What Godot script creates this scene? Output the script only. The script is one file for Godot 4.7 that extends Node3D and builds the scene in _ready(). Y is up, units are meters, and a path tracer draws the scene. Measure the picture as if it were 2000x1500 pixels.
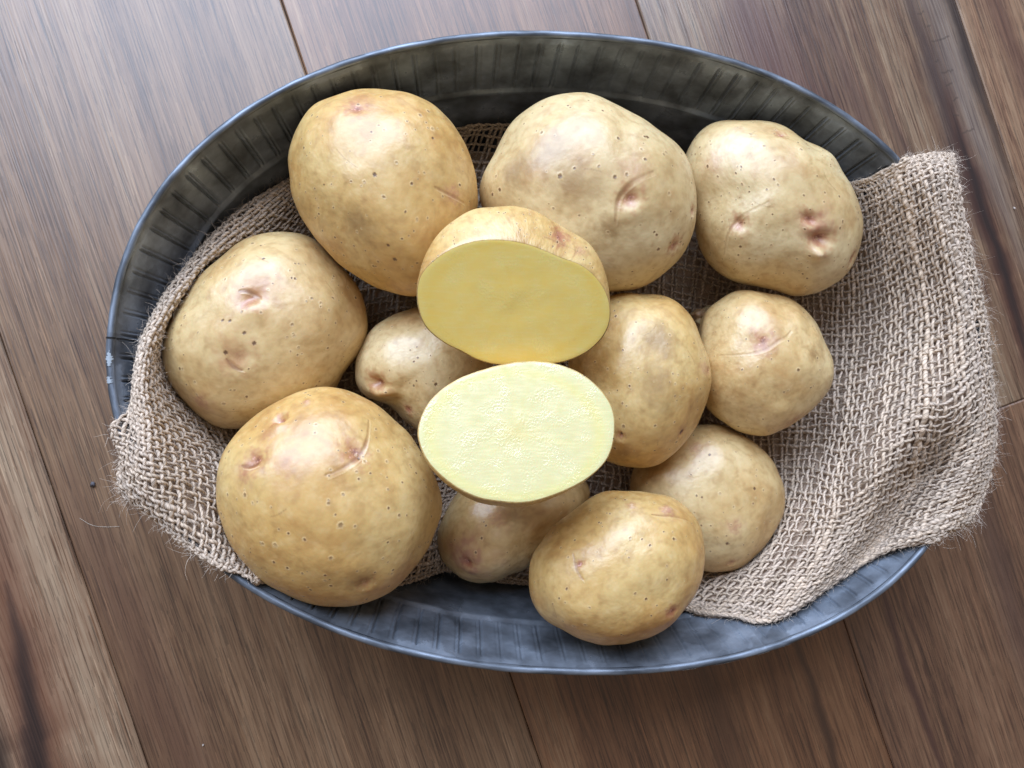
extends Node3D
# A close-up from above: potatoes and two cut halves on burlap in an oval galvanised tray, standing on a plank floor.

const TRAY_CENTRE := Vector2(0.0689, -0.0242)
const TRAY_A := 0.2000
const TRAY_B := 0.1420
const TRAY_TURN := 0.0413
const TRAY_POWER := 2.17
const RIM_Y := 0.0805
const HARM_COS := [-0.0124, -0.0120, -0.0123]
const HARM_SIN := [0.0012, 0.0012, 0.0072]
const HARM_ONE := -0.0072

var rng := RandomNumberGenerator.new()
var noise := FastNoiseLite.new()
var taken := {}
var brushes := {}
var skin_grain: Image
var skin_relief: Image
var tubers := []          # centre, horizontal radii, top, bottom: what the burlap is pushed away from


func V(x: float, y: float, z: float) -> Vector3:
	return Vector3(x, y, z)


# ---------------------------------------------------------------- naming
func numbered(called: String) -> String:
	var n: int = taken.get(called, 0)
	taken[called] = n + 1
	return called if n == 0 else "%s_%03d" % [called, n]


func tag(o: Node, label := "", category := "", group := "", kind := "") -> void:
	if label: o.set_meta("label", label)
	if category: o.set_meta("category", category)
	if group: o.set_meta("group", group)
	if kind: o.set_meta("kind", kind)


func put(called: String, mesh: Mesh, material: Material, parent: Node = self) -> MeshInstance3D:
	var o := MeshInstance3D.new()
	o.name = numbered(called) if parent == self else called
	o.mesh = mesh
	o.material_override = material
	parent.add_child(o, true)
	return o


func thing(called: String, at: Vector3) -> Node3D:
	var o := Node3D.new()
	o.name = numbered(called)
	add_child(o)
	o.position = at
	return o


# ---------------------------------------------------------------- meshes
func finish(v: PackedVector3Array, uv: PackedVector2Array, col: PackedColorArray, idx: PackedInt32Array, nrm := PackedVector3Array()) -> ArrayMesh:
	if nrm.is_empty():
		nrm.resize(v.size())
		for i in range(0, idx.size(), 3):
			var a := idx[i]
			var b := idx[i + 1]
			var c := idx[i + 2]
			var n := (v[c] - v[a]).cross(v[b] - v[a])
			nrm[a] += n
			nrm[b] += n
			nrm[c] += n
		for i in nrm.size():
			nrm[i] = nrm[i].normalized()
	var arr := []
	arr.resize(Mesh.ARRAY_MAX)
	arr[Mesh.ARRAY_VERTEX] = v
	arr[Mesh.ARRAY_NORMAL] = nrm
	if uv.size(): arr[Mesh.ARRAY_TEX_UV] = uv
	if col.size(): arr[Mesh.ARRAY_COLOR] = col
	arr[Mesh.ARRAY_INDEX] = idx
	var m := ArrayMesh.new()
	m.add_surface_from_arrays(Mesh.PRIMITIVE_TRIANGLES, arr)
	return m


func grid_index(nu: int, nv: int, flip: bool, base := 0) -> PackedInt32Array:   # nu columns, nv rows of vertices
	var idx := PackedInt32Array()
	for j in nv - 1:
		for i in nu - 1:
			var a := base + j * nu + i
			var b := a + 1
			var c := a + nu
			var d := c + 1
			if flip:
				idx.append_array([a, c, b, b, c, d])
			else:
				idx.append_array([a, b, c, b, d, c])
	return idx


func ring_spline(r: Array, phi: float) -> float:                  # smooth closed curve through evenly spaced radii
	var k := r.size()
	var t := fposmod(phi, TAU) / TAU * k
	var i := int(t) % k
	var u := t - floorf(t)
	var p0: float = r[(i + k - 1) % k]
	var p1: float = r[i]
	var p2: float = r[(i + 1) % k]
	var p3: float = r[(i + 2) % k]
	return 0.5 * (2.0 * p1 + (p2 - p0) * u + (2.0 * p0 - 5.0 * p1 + 4.0 * p2 - p3) * u * u + (3.0 * p1 - p0 - 3.0 * p2 + p3) * u * u * u)


# ---------------------------------------------------------------- textures
func noise_bytes(w: int, h: int, small_h: int, freq: float, seed_value: int, octaves := 2) -> PackedByteArray:   # streaks: noise stretched along y
	var n := FastNoiseLite.new()
	n.noise_type = FastNoiseLite.TYPE_SIMPLEX_SMOOTH
	n.seed = seed_value
	n.frequency = freq
	n.fractal_octaves = octaves
	var im := n.get_image(w, small_h, false, false, true)
	im.convert(Image.FORMAT_L8)
	if small_h != h:
		im.resize(w, h, Image.INTERPOLATE_CUBIC)
	return im.get_data()


func brush(c: Color, rough: float, seed_value: int) -> Image:      # a soft round stain with an uneven edge
	var key := "%s %s %s" % [c, rough, seed_value]
	if brushes.has(key):
		return brushes[key]
	var im := Image.create(64, 64, false, Image.FORMAT_RGBA8)
	noise.seed = seed_value
	noise.frequency = 0.06
	for y in 64:
		for x in 64:
			var d := Vector2(x - 31.5, y - 31.5).length() / 31.0
			d += rough * noise.get_noise_2d(x, y) * 0.8
			var a := clampf(1.0 - d, 0.0, 1.0)
			if Vector2(x - 31.5, y - 31.5).length() > 31.0:
				a = 0.0
			a = a * a * (3.0 - 2.0 * a)
			im.set_pixel(x, y, Color(c.r, c.g, c.b, a * c.a))
	brushes[key] = im
	return im


func dot(c: Color, seed_value: int) -> Image:                      # a crisp small pore
	var key := "dot %s %s" % [c, seed_value]
	if brushes.has(key):
		return brushes[key]
	var im := Image.create(24, 24, false, Image.FORMAT_RGBA8)
	noise.seed = seed_value
	noise.frequency = 0.13
	for y in 24:
		for x in 24:
			var d := Vector2(x - 11.5, y - 11.5).length() / 11.4 + 0.3 * noise.get_noise_2d(x, y)
			im.set_pixel(x, y, Color(c.r, c.g, c.b, c.a * smoothstep(1.0, 0.5, d)))
	brushes[key] = im
	return im


func stamp(im: Image, b: Image, u: float, v: float, r: float, stretch := 1.0) -> void:
	var s := maxi(2, int(r * 2.0))
	var s2 := maxi(2, int(r * 2.0 * stretch))
	var c: Image = b.duplicate()
	c.resize(s, s2, Image.INTERPOLATE_LANCZOS)
	im.blend_rect(c, Rect2i(0, 0, s, s2), Vector2i(int(u - s / 2.0), int(v - s2 / 2.0)))


const TEX := 1024
func skin(seed_value: int, marks: Array, base: Color, pale: Color, dark: Color, dots: int, extent := 0.36) -> StandardMaterial3D:
	rng.seed = seed_value
	var small := 192
	var im := Image.create(small, small, false, Image.FORMAT_RGBA8)
	var n1 := FastNoiseLite.new()
	n1.seed = seed_value
	n1.frequency = 0.022
	n1.fractal_octaves = 3
	var n2 := FastNoiseLite.new()
	n2.seed = seed_value + 7
	n2.frequency = 0.075
	n2.fractal_octaves = 3
	for y in small:
		for x in small:
			var a := n1.get_noise_2d(x, y)
			var b := n2.get_noise_2d(x, y)
			var c := base.lerp(pale, clampf(a * 1.3 + 0.35, 0.0, 1.0))
			c = c.lerp(dark, clampf(b * 0.8 - a * 0.7 - 0.16, 0.0, 0.6))
			im.set_pixel(x, y, c)
	im.resize(TEX, TEX, Image.INTERPOLATE_CUBIC)
	im.blend_rect(skin_grain, Rect2i(0, 0, TEX, TEX), Vector2i.ZERO)
	var relief: Image = skin_relief.duplicate()
	var h := TEX * 0.5
	# stains, eyes, bud scars
	for m in marks:
		var k: String = m[0]
		if k == "b":
			continue
		var u: float = h + m[1] * TEX
		var v: float = h + m[2] * TEX
		var r: float = m[3] * TEX
		if k == "k":
			for q in 3:
				stamp(im, brush(Color(0.52, 0.39, 0.23, 0.24), 0.6, 5 + q), u + rng.randf_range(-0.3, 0.3) * r, v + rng.randf_range(-0.3, 0.3) * r, r * rng.randf_range(0.7, 1.2) * (0.6 + m[4]))
		elif k == "p":
			stamp(im, brush(Color(0.70, 0.49, 0.40, 0.12 + 0.24 * m[4]), 0.6, 11), u, v, r * 1.5)
			stamp(im, brush(Color(0.63, 0.38, 0.34, 0.34 * m[4]), 1.3, 13), u + rng.randf_range(-0.3, 0.3) * r, v, r * 0.8)
		elif k == "e":
			stamp(im, brush(Color(0.62, 0.36, 0.24, 0.25 + 0.35 * m[5]), 0.7, 17), u, v, r * 1.7)
			stamp(im, brush(Color(0.58, 0.34, 0.25, 0.45 * m[5]), 0.9, 19), u, v, r * 0.8)
			stamp(im, brush(Color(0.36, 0.17, 0.13, 0.7 * m[5]), 0.9, 23), u + r * 0.1, v - r * 0.1, r * 0.35)
			for q in 5:
				stamp(im, brush(Color(0.93, 0.74, 0.70, 0.8 * m[5]), 0.4, 29), u + rng.randf_range(-0.4, 0.4) * r, v + rng.randf_range(-0.35, 0.4) * r, 2.6)
		elif k == "d":
			stamp(im, dot(Color(0.33, 0.22, 0.13, 0.8), 31), u, v, r * 0.8)
			stamp(relief, dot(Color(0.2, 0.2, 0.2, 0.6), 33), u, v, r * 0.8)
		elif k == "n":
			stamp(im, brush(Color(0.91, 0.80, 0.66, 0.7), 0.5, 37), u, v, r * 0.9)
	for m in marks:
		if m[0] != "b":
			continue
		var pts := []
		for q in range(1, m.size(), 2):
			pts.append(Vector2(h + m[q] * TEX, h + m[q + 1] * TEX))
		for q in pts.size() - 1:
			var p0: Vector2 = pts[maxi(q - 1, 0)]
			var p1: Vector2 = pts[q]
			var p2: Vector2 = pts[q + 1]
			var p3: Vector2 = pts[mini(q + 2, pts.size() - 1)]
			for s in 22:
				var f := s / 22.0
				var p := p1.cubic_interpolate(p2, p0, p3, f)
				var edge := sin(PI * (q + f) / (pts.size() - 1.0))
				stamp(im, brush(Color(0.50, 0.33, 0.2, 0.15), 0.5, 41), p.x - 3.0, p.y - 4.0, 3.0 + 3.0 * edge)
				stamp(relief, brush(Color(0.2, 0.2, 0.2, 0.25), 0.2, 47), p.x - 2.0, p.y - 4.0, 3.0 + 3.0 * edge)
				stamp(im, brush(Color(0.92, 0.82, 0.66, 0.30), 0.3, 43), p.x + 1.0, p.y + 1.0, 1.6 + 1.4 * edge)
				stamp(relief, brush(Color(0.8, 0.8, 0.8, 0.2), 0.2, 45), p.x + 1.0, p.y + 1.0, 2.0 + 1.8 * edge)
	# lenticels: a dark pore in a pale raised ring
	for q in int(dots * 3.2):
		var a := rng.randf() * TAU
		var r := sqrt(rng.randf()) * extent * TEX
		var u := h + r * cos(a)
		var v := h + r * sin(a)
		var s := rng.randf_range(1.1, 2.8) * (1.35 if rng.randf() < 0.18 else 1.0)
		stamp(im, dot(Color(0.91, 0.81, 0.62, 0.5), 51), u, v, s * 2.1)
		stamp(im, dot(Color(0.36, 0.24, 0.13, [0.3, 0.5, 0.75][q % 3]), 53 + q % 5), u, v, s * 1.2)
		stamp(relief, dot(Color(0.75, 0.75, 0.75, 0.5), 61), u, v, s * 1.8)
		stamp(relief, dot(Color(0.3, 0.3, 0.3, 0.6), 63), u, v, s * 1.0)
	# faint scratches and scuffs
	for q in 26:
		var u := h + rng.randf_range(-0.3, 0.3) * TEX
		var v := h + rng.randf_range(-0.3, 0.3) * TEX
		var dir := Vector2.from_angle(rng.randf() * TAU)
		var c := Color(0.88, 0.78, 0.58, 0.22) if rng.randf() < 0.6 else Color(0.42, 0.28, 0.16, 0.26)
		var bend := rng.randf_range(-0.04, 0.04)
		for s in rng.randi_range(8, 26):
			u += dir.x * 1.6
			v += dir.y * 1.6
			dir = dir.rotated(bend)
			stamp(im, brush(c, 0.2, 71), u, v, 1.6)
	var m := StandardMaterial3D.new()
	m.albedo_texture = ImageTexture.create_from_image(im)
	m.roughness = 0.43
	m.metallic_specular = 0.76
	m.heightmap_enabled = true
	m.heightmap_texture = ImageTexture.create_from_image(relief)
	m.heightmap_scale = 0.06
	m.subsurf_scatter_enabled = true
	m.subsurf_scatter_strength = 0.06
	return m


# ---------------------------------------------------------------- potatoes
func potato_point(d: Vector3, r: Array, top: float, bottom: float, marks: Array, seed_value: float) -> Vector3:   # centimetres from the centre
	var phi := atan2(d.z, d.x)
	var s := sqrt(d.x * d.x + d.z * d.z)
	var rad := ring_spline(r, phi) * pow(s, 0.92)
	var p := Vector3(rad * cos(phi), d.y * (top if d.y > 0.0 else bottom), rad * sin(phi))
	var lump := noise.get_noise_3d(d.x * 60.0 + seed_value, d.y * 60.0, d.z * 60.0) * 0.14 + noise.get_noise_3d(d.x * 170.0, d.y * 170.0 + seed_value, d.z * 170.0) * 0.007
	if d.y > -0.3 and marks.size():
		var rr := acos(clampf(d.y, -1.0, 1.0)) / PI * 0.5
		var uv := Vector2(rr * cos(phi), rr * sin(phi))
		for m in marks:
			var k: String = m[0]
			if k == "e":
				var q := Vector2(uv.x - m[1], (uv.y - m[2]) * 1.25) / float(m[3])
				var l := q.length_squared()
				if l < 9.0:
					lump -= m[4] * 0.105 * exp(-l * 1.6)
					lump += m[4] * 0.055 * exp(-(q - Vector2(0.2, 1.5)).length_squared() * 1.1)
			elif k == "n":
				var l: float = Vector2(uv.x - m[1], uv.y - m[2]).length_squared() / (m[3] * m[3])
				if l < 9.0:
					lump += m[4] * 0.10 * exp(-l * 1.6)
	return p + d * lump


func potato(label: String, centre: Vector3, top: float, bottom: float, r: Array, marks: Array, seed_value: int, tint: int, dots: int, group := "whole potatoes in the oval tray") -> void:
	noise.seed = 900
	noise.frequency = 0.02
	noise.fractal_octaves = 2
	var n := 46
	var v := PackedVector3Array()
	var uv := PackedVector2Array()
	var idx := PackedInt32Array()
	var at := {}
	var drop := Vector3(0, bottom, 0)
	for face in 6:
		var ids := PackedInt32Array()
		for j in n + 1:
			for i in n + 1:
				var a := tan((i / float(n) - 0.5) * PI * 0.5)
				var b := tan((j / float(n) - 0.5) * PI * 0.5)
				var d: Vector3
				match face:
					0: d = Vector3(a, 1, b)
					1: d = Vector3(a, -1, -b)
					2: d = Vector3(1, -a, b)
					3: d = Vector3(-1, a, b)
					4: d = Vector3(a, -b, 1)
					5: d = Vector3(a, b, -1)
				d = d.normalized()
				var key := Vector3i((d * 20000.0).round())
				if not at.has(key):
					at[key] = v.size()
					v.append((potato_point(d, r, top, bottom, marks, seed_value * 37.0) + drop) * 0.01)
					var rr := acos(clampf(d.y, -1.0, 1.0)) / PI * 0.5
					var phi := atan2(d.z, d.x)
					uv.append(Vector2(0.5 + rr * cos(phi), 0.5 + rr * sin(phi)))
				ids.append(at[key])
		for j in n:
			for i in n:
				var a := ids[j * (n + 1) + i]
				var b := ids[j * (n + 1) + i + 1]
				var c := ids[(j + 1) * (n + 1) + i]
				var e := ids[(j + 1) * (n + 1) + i + 1]
				idx.append_array([a, b, c, b, e, c])
	var probe := (v[idx[2]] - v[idx[0]]).cross(v[idx[1]] - v[idx[0]])
	if probe.dot(v[idx[0]] - drop * 0.01) < 0.0:
		print("potato inside out")
	var tints := [[Color(0.81, 0.68, 0.455), Color(0.85, 0.75, 0.545), Color(0.73, 0.565, 0.35)], [Color(0.805, 0.645, 0.38), Color(0.84, 0.72, 0.475), Color(0.71, 0.525, 0.29)], [Color(0.815, 0.705, 0.495), Color(0.855, 0.77, 0.585), Color(0.74, 0.585, 0.385)]]
	var m := skin(seed_value, marks, tints[tint][0], tints[tint][1], tints[tint][2], dots)
	var o := put("potato", finish(v, uv, PackedColorArray(), idx), m)
	o.position = (centre - drop) * 0.01
	tag(o, label, "potato", group)


func half_potato(label: String, c: Vector3, n: Vector3, deep: float, bulge: float, bulge_side: float, r: Array, marks: Array, seed_value: int, wet_lit: bool) -> void:
	n = n.normalized()
	var ex := (Vector3.RIGHT - n * n.x).normalized()
	var ez := ex.cross(n).normalized()
	if ez.z < 0.0:
		ez = -ez
	noise.seed = 901
	noise.frequency = 0.02
	var nu := 160
	var nt := 34
	var o := thing("potato_half", (c - n * deep) * 0.01)
	var lift := n * deep
	var v := PackedVector3Array()
	var uv := PackedVector2Array()
	for j in nt + 1:                 # row 0 is tucked under the flesh, row 1 is the cut edge of the skin
		var t := (maxi(j - 1, 0) / (nt - 1.0)) * PI * 0.5
		for i in nu + 1:
			var a := i * TAU / nu
			var side := maxf(0.0, -sin(a - 0.24)) if bulge_side > 0.0 else maxf(0.0, sin(a))
			var g := pow(cos(t), 0.85) * (1.0 + (bulge + absf(bulge_side) * side) * sin(2.0 * t))
			var rad := ring_spline(r, a) * g + (noise.get_noise_2d(cos(a) * 90.0, sin(a) * 90.0 + t * 70.0) * 0.12) * sin(t)
			var rr := 0.25 * (1.0 - t / (PI * 0.5))
			var w := Vector2(rr * cos(a), rr * sin(a))
			var lump := 0.0
			for m in marks:
				if m[0] == "e":
					var l: float = (w - Vector2(m[1], m[2])).length_squared() / (m[3] * m[3])
					lump -= m[4] * 0.10 * exp(-l * 1.5)
			rad += lump
			if j == 0:
				rad -= 0.09
			elif j == 1:
				rad += 0.012 * noise.get_noise_1d(i * 9.0)
			v.append((ex * (rad * cos(a)) + ez * (rad * sin(a)) - n * (deep * sin(t) + (0.02 if j == 0 else (-0.006 - 0.012 * noise.get_noise_1d(i * 7.0 + 300.0)) if j == 1 else 0.0)) + lift) * 0.01)
			uv.append(Vector2(0.5 + w.x, 0.5 + w.y))
	for i in nu + 1:                 # skin texture laid out by distance along the surface
		var sum_ := PackedFloat32Array([0.0])
		for j in range(1, nt + 1):
			sum_.append(sum_[j - 1] + v[j * (nu + 1) + i].distance_to(v[(j - 1) * (nu + 1) + i]))
		for j in nt + 1:
			var rr := 0.25 * (1.0 - sum_[j] / sum_[nt])
			uv[j * (nu + 1) + i] = Vector2(0.5 + rr * cos(i * TAU / nu), 0.5 + rr * sin(i * TAU / nu))
	var idx := grid_index(nu + 1, nt + 1, true)
	var probe := (v[idx[2 + 600]] - v[idx[600]]).cross(v[idx[601]] - v[idx[600]])
	if probe.dot(v[idx[600]] - lift * 0.01) < 0.0:
		idx = grid_index(nu + 1, nt + 1, false)
	put("skin", finish(v, uv, PackedColorArray(), idx), skin(seed_value, marks, Color(0.81, 0.66, 0.39), Color(0.845, 0.73, 0.49), Color(0.71, 0.54, 0.30), 110, 0.25), o)
	# the cut face, very slightly dished and uneven
	v = PackedVector3Array()
	uv = PackedVector2Array()
	var rings := 26
	for j in rings + 1:
		var f := 1.0 - pow(1.0 - j / float(rings), 1.4)
		for i in nu + 1:
			var a := i * TAU / nu
			var rad := (ring_spline(r, a) - 0.042) * f
			var x := rad * cos(a)
			var z := rad * sin(a)
			var up := 0.018 * noise.get_noise_2d(x * 26.0, z * 26.0) * (1.0 - f * f) + 0.014
			if f > 0.97:
				up -= 0.012 * (f - 0.97) / 0.03
			v.append((ex * x + ez * z + n * up + lift) * 0.01)
			uv.append(Vector2(0.5 + x / 9.4, 0.5 + z / 9.4))
	idx = grid_index(nu + 1, rings + 1, true)
	probe = (v[idx[2 + 6000]] - v[idx[6000]]).cross(v[idx[6001]] - v[idx[6000]])
	if probe.dot(n) < 0.0:
		idx = grid_index(nu + 1, rings + 1, false)
	put("flesh", finish(v, uv, PackedColorArray(), idx), flesh(wet_lit, seed_value), o)
	tag(o, label, "potato half", "cut potato halves")


func flesh(wet_lit: bool, seed_value: int) -> StandardMaterial3D:  # switches moist gloss and relief, and a flesh colour that offsets the light
	var s := 640
	var im := Image.create(s, s, false, Image.FORMAT_RGBA8)
	var rel := Image.create(s, s, false, Image.FORMAT_L8)
	var gloss := Image.create(s, s, false, Image.FORMAT_L8)
	var n1 := FastNoiseLite.new()
	n1.seed = seed_value
	n1.frequency = 0.012
	n1.fractal_octaves = 3
	var n2 := FastNoiseLite.new()
	n2.seed = seed_value + 1
	n2.frequency = 0.05
	n2.fractal_octaves = 2
	var n3 := FastNoiseLite.new()
	n3.seed = seed_value + 2
	n3.frequency = 0.07
	n3.noise_type = FastNoiseLite.TYPE_SIMPLEX_SMOOTH
	n3.fractal_type = FastNoiseLite.FRACTAL_RIDGED
	n3.fractal_octaves = 2
	n3.domain_warp_enabled = true
	n3.domain_warp_amplitude = 14.0
	n3.domain_warp_frequency = 0.05
	for y in s:
		for x in s:
			var p := Vector2(x - s * 0.5, y - s * 0.5)
			var a := p.angle()
			var q := Vector2(p.x, p.y * 1.35).length() / (s * 0.43)
			var rays := n2.get_noise_2d(cos(a) * 70.0 + q * 9.0, sin(a) * 70.0 + q * 9.0)
			var patch := n1.get_noise_2d(x, y)
			var c := (Color(0.81, 0.775, 0.56) if wet_lit else Color(0.98, 0.865, 0.475)).lerp(Color(0.84, 0.81, 0.62) if wet_lit else Color(0.98, 0.89, 0.54), clampf(0.5 + patch * 1.1, 0.0, 1.0))  # light put into colour: shaded half brighter and yellower, lit half duller, paler
			c = c.lerp((Color(0.83, 0.76, 0.43) if wet_lit else Color(0.95, 0.80, 0.38)), clampf(rays * 0.25, 0.0, 0.4) * clampf(1.2 - q, 0.0, 1.0))
			c = c.lerp((Color(0.85, 0.79, 0.42) if wet_lit else Color(0.97, 0.82, 0.36)), 0.3 * exp(-pow((q - 0.85) / 0.07, 2.0)))
			c = c.lerp(Color(0.84, 0.72, 0.36), 0.22 * exp(-q * q * 40.0))
			var drag := n2.get_noise_2d(x * 0.25, y * 2.2 + 400.0)
			c = c.lerp(Color(0.99, 0.93, 0.70), clampf(drag * 0.35 + n2.get_noise_2d(x * 7.0, y * 7.0) * 0.25, 0.0, 0.22))
			im.set_pixel(x, y, c)
			var rg := n3.get_noise_2d(x, y)
			var h := 0.5 + (0.24 * rg + 0.10 * rays) * clampf(0.5 + patch * 1.2 - q * 0.25, 0.10, 1.0)
			rel.set_pixel(x, y, Color(h, h, h))
			var g := clampf((0.30 if wet_lit else 0.42) - patch * 0.5, 0.12, 0.7)
			gloss.set_pixel(x, y, Color(g, g, g))
	var m := StandardMaterial3D.new()
	m.albedo_texture = ImageTexture.create_from_image(im)
	m.roughness = 1.0
	m.roughness_texture = ImageTexture.create_from_image(gloss)
	m.roughness_texture_channel = BaseMaterial3D.TEXTURE_CHANNEL_RED
	m.metallic_specular = 0.5
	m.heightmap_enabled = true
	m.heightmap_texture = ImageTexture.create_from_image(rel)
	m.heightmap_scale = 0.034 if wet_lit else 0.012
	m.subsurf_scatter_enabled = true
	m.subsurf_scatter_strength = 0.12
	return m


# ---------------------------------------------------------------- tray
func tray_outline(psi: float) -> Vector2:
	var c := cos(psi)
	var s := sin(psi)
	var k := pow(pow(absf(c), TRAY_POWER) + pow(absf(s), TRAY_POWER), -1.0 / TRAY_POWER)
	var w := HARM_ONE
	for i in HARM_COS.size():
		w += HARM_COS[i] * cos((i + 1) * psi) + HARM_SIN[i] * sin((i + 1) * psi)
	k *= 1.0 + w
	return TRAY_CENTRE + Vector2(TRAY_A * k * c, TRAY_B * k * s).rotated(TRAY_TURN)


func tray_normal(psi: float) -> Vector2:
	var d := tray_outline(psi + 0.002) - tray_outline(psi - 0.002)
	return Vector2(d.y, -d.x).normalized()


func tray_psi(p: Vector2) -> float:
	var q := (p - TRAY_CENTRE).rotated(-TRAY_TURN)
	return atan2(q.y / TRAY_B, q.x / TRAY_A)


const WALL := [[0.0018, 0.0802, 0.0], [0.0024, 0.0786, 0.0], [0.0032, 0.0772, 0.0], [0.0036, 0.0760, 0.5], [0.0041, 0.0745, 1.0], [0.0066, 0.0655, 1.0], [0.0091, 0.0565, 1.0], [0.0108, 0.0505, 1.0], [0.0112, 0.0492, 0.4], [0.0115, 0.0482, 0.0], [0.0127, 0.0474, 0.0], [0.0134, 0.0464, 0.0], [0.0130, 0.0453, 0.0], [0.0122, 0.0446, 0.0], [0.0126, 0.0430, 0.0], [0.0160, 0.0300, 0.0], [0.0205, 0.0130, 0.0], [0.0222, 0.0080, 0.0], [0.0250, 0.0055, 0.0], [0.0300, 0.0045, 0.0]]


func wall_inset(y: float) -> float:
	for i in WALL.size() - 1:
		if y <= WALL[i][1] and y >= WALL[i + 1][1]:
			return lerpf(WALL[i][0], WALL[i + 1][0], (WALL[i][1] - y) / (WALL[i][1] - WALL[i + 1][1]))
	return 0.0026 if y > 0.08 else 0.0300


func build_tray() -> void:
	var metal := StandardMaterial3D.new()
	var s := 512
	var cells := FastNoiseLite.new()
	cells.noise_type = FastNoiseLite.TYPE_CELLULAR
	cells.cellular_return_type = FastNoiseLite.RETURN_CELL_VALUE
	cells.frequency = 0.03
	cells.domain_warp_enabled = true
	cells.domain_warp_amplitude = 18.0
	cells.seed = 4
	var cloudy := FastNoiseLite.new()
	cloudy.frequency = 0.014
	cloudy.fractal_octaves = 5
	cloudy.seed = 8
	var im := Image.create(s, s, false, Image.FORMAT_RGBA8)
	var rough := Image.create(s, s, false, Image.FORMAT_L8)
	for y in s:
		for x in s:
			var c := cells.get_noise_2d(x, y)
			var d := cloudy.get_noise_2d(x, y)
			var w := 0.46 + 0.07 * c + 0.20 * d
			im.set_pixel(x, y, Color(w * 0.93, w * 1.0, w * 1.09))
			var g := clampf(0.46 + 0.08 * c - 0.35 * d, 0.25, 0.8)
			rough.set_pixel(x, y, Color(g, g, g))
	metal.albedo_texture = ImageTexture.create_from_image(im)
	metal.metallic = 0.3
	metal.metallic_specular = 0.5
	metal.roughness = 1.0
	metal.roughness_texture = ImageTexture.create_from_image(rough)
	metal.roughness_texture_channel = BaseMaterial3D.TEXTURE_CHANNEL_RED
	metal.heightmap_enabled = true
	metal.heightmap_texture = metal.albedo_texture
	metal.heightmap_scale = 0.02
	var tray := thing("oval_tray", Vector3(TRAY_CENTRE.x, 0.0, TRAY_CENTRE.y))
	tag(tray, "oval galvanised metal tray with ribbed flared wall, lined with burlap and holding potatoes", "tray")
	var base := Vector3(TRAY_CENTRE.x, 0.0, TRAY_CENTRE.y)
	var na := 2260
	var pos := PackedVector2Array()
	var nor := PackedVector2Array()
	var arc := PackedFloat32Array()
	var run := 0.0
	for i in na + 1:
		var psi := i * TAU / na
		pos.append(tray_outline(psi))
		nor.append(tray_normal(psi))
		if i > 0:
			run += pos[i].distance_to(pos[i - 1])
		arc.append(run)
	noise.seed = 77
	noise.frequency = 0.05
	noise.fractal_octaves = 2
	var ribs := 113.0
	# wall: inside down, then the outside up again
	var v := PackedVector3Array()
	var uv := PackedVector2Array()
	var rows := []
	for w in WALL:
		rows.append([w[0], w[1], w[2], 1.0])
	for k in range(WALL.size() - 1, -1, -1):
		rows.append([WALL[k][0] - 0.0009, WALL[k][1] - (0.0009 if k > 16 else 0.0), WALL[k][2], -1.0])
	var down := 0.0
	for k in rows.size():
		if k > 0:
			down += Vector2(rows[k][0] - rows[k - 1][0], rows[k][1] - rows[k - 1][1]).length()
		for i in na + 1:
			var f := fposmod(arc[i] / run * ribs + 0.12 * noise.get_noise_1d(i * 0.36 if i < na else 0.0), 1.0)
			var groove := -exp(-pow((f - 0.42) / 0.045, 2.0)) - 0.5 * exp(-pow((f - 0.62) / 0.035, 2.0)) + 0.2 * exp(-pow((f - 0.52) / 0.04, 2.0))
			var inset: float = rows[k][0] + rows[k][2] * groove * 0.0014 * (0.8 + 0.7 * noise.get_noise_1d(300.0 + (i % na) * 0.126))
			inset += 0.0003 * noise.get_noise_2d((i % na) * 0.35, rows[k][1] * 900.0)
			var p := pos[i] - nor[i] * inset
			v.append(Vector3(p.x, rows[k][1], p.y) - base)
			uv.append(Vector2(arc[i] / run * 6.0, down * 6.5))
	var idx := grid_index(na + 1, rows.size(), true)
	var t := 6 * na * 5
	var probe := (v[idx[t + 2]] - v[idx[t]]).cross(v[idx[t + 1]] - v[idx[t]])
	if probe.dot(Vector3(nor[0].x, 0, nor[0].y)) > 0.0:
		idx = grid_index(na + 1, rows.size(), false)
	put("wall", finish(v, uv, PackedColorArray(), idx), metal, tray)
	# rolled rim
	var rim_metal: StandardMaterial3D = metal.duplicate()
	rim_metal.roughness_texture = null
	rim_metal.roughness = 0.5
	rim_metal.metallic = 0.55
	v = PackedVector3Array()
	uv = PackedVector2Array()
	for k in 15:
		var a := k * TAU / 14.0
		for i in na + 1:
			var wob := 0.00018 * noise.get_noise_2d((i % na) * 0.5, a * 6.0)
			var p := pos[i] - nor[i] * (0.0010 + (0.0016 + wob) * cos(a))
			v.append(Vector3(p.x, RIM_Y + (0.0016 + wob) * sin(a), p.y) - base)
			uv.append(Vector2(arc[i] / run * 6.0, k * 0.02))
	idx = grid_index(na + 1, 15, true)
	t = 6 * na * 3
	probe = (v[idx[t + 2]] - v[idx[t]]).cross(v[idx[t + 1]] - v[idx[t]])
	if probe.y < 0.0:
		idx = grid_index(na + 1, 15, false)
	put("rolled_rim", finish(v, uv, PackedColorArray(), idx), rim_metal, tray)
	# bottom sheet
	v = PackedVector3Array()
	uv = PackedVector2Array()
	for k in 3:
		for i in 181:
			var psi := i * TAU / 180.0
			var p := tray_outline(psi) - tray_normal(psi) * 0.0298
			p = TRAY_CENTRE.lerp(p, [1.0, 0.55, 0.0][k])
			v.append(Vector3(p.x, 0.0042, p.y) - base)
			uv.append(p * 7.0)
	idx = grid_index(181, 3, true)
	probe = (v[idx[2]] - v[idx[0]]).cross(v[idx[1]] - v[idx[0]])
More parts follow.
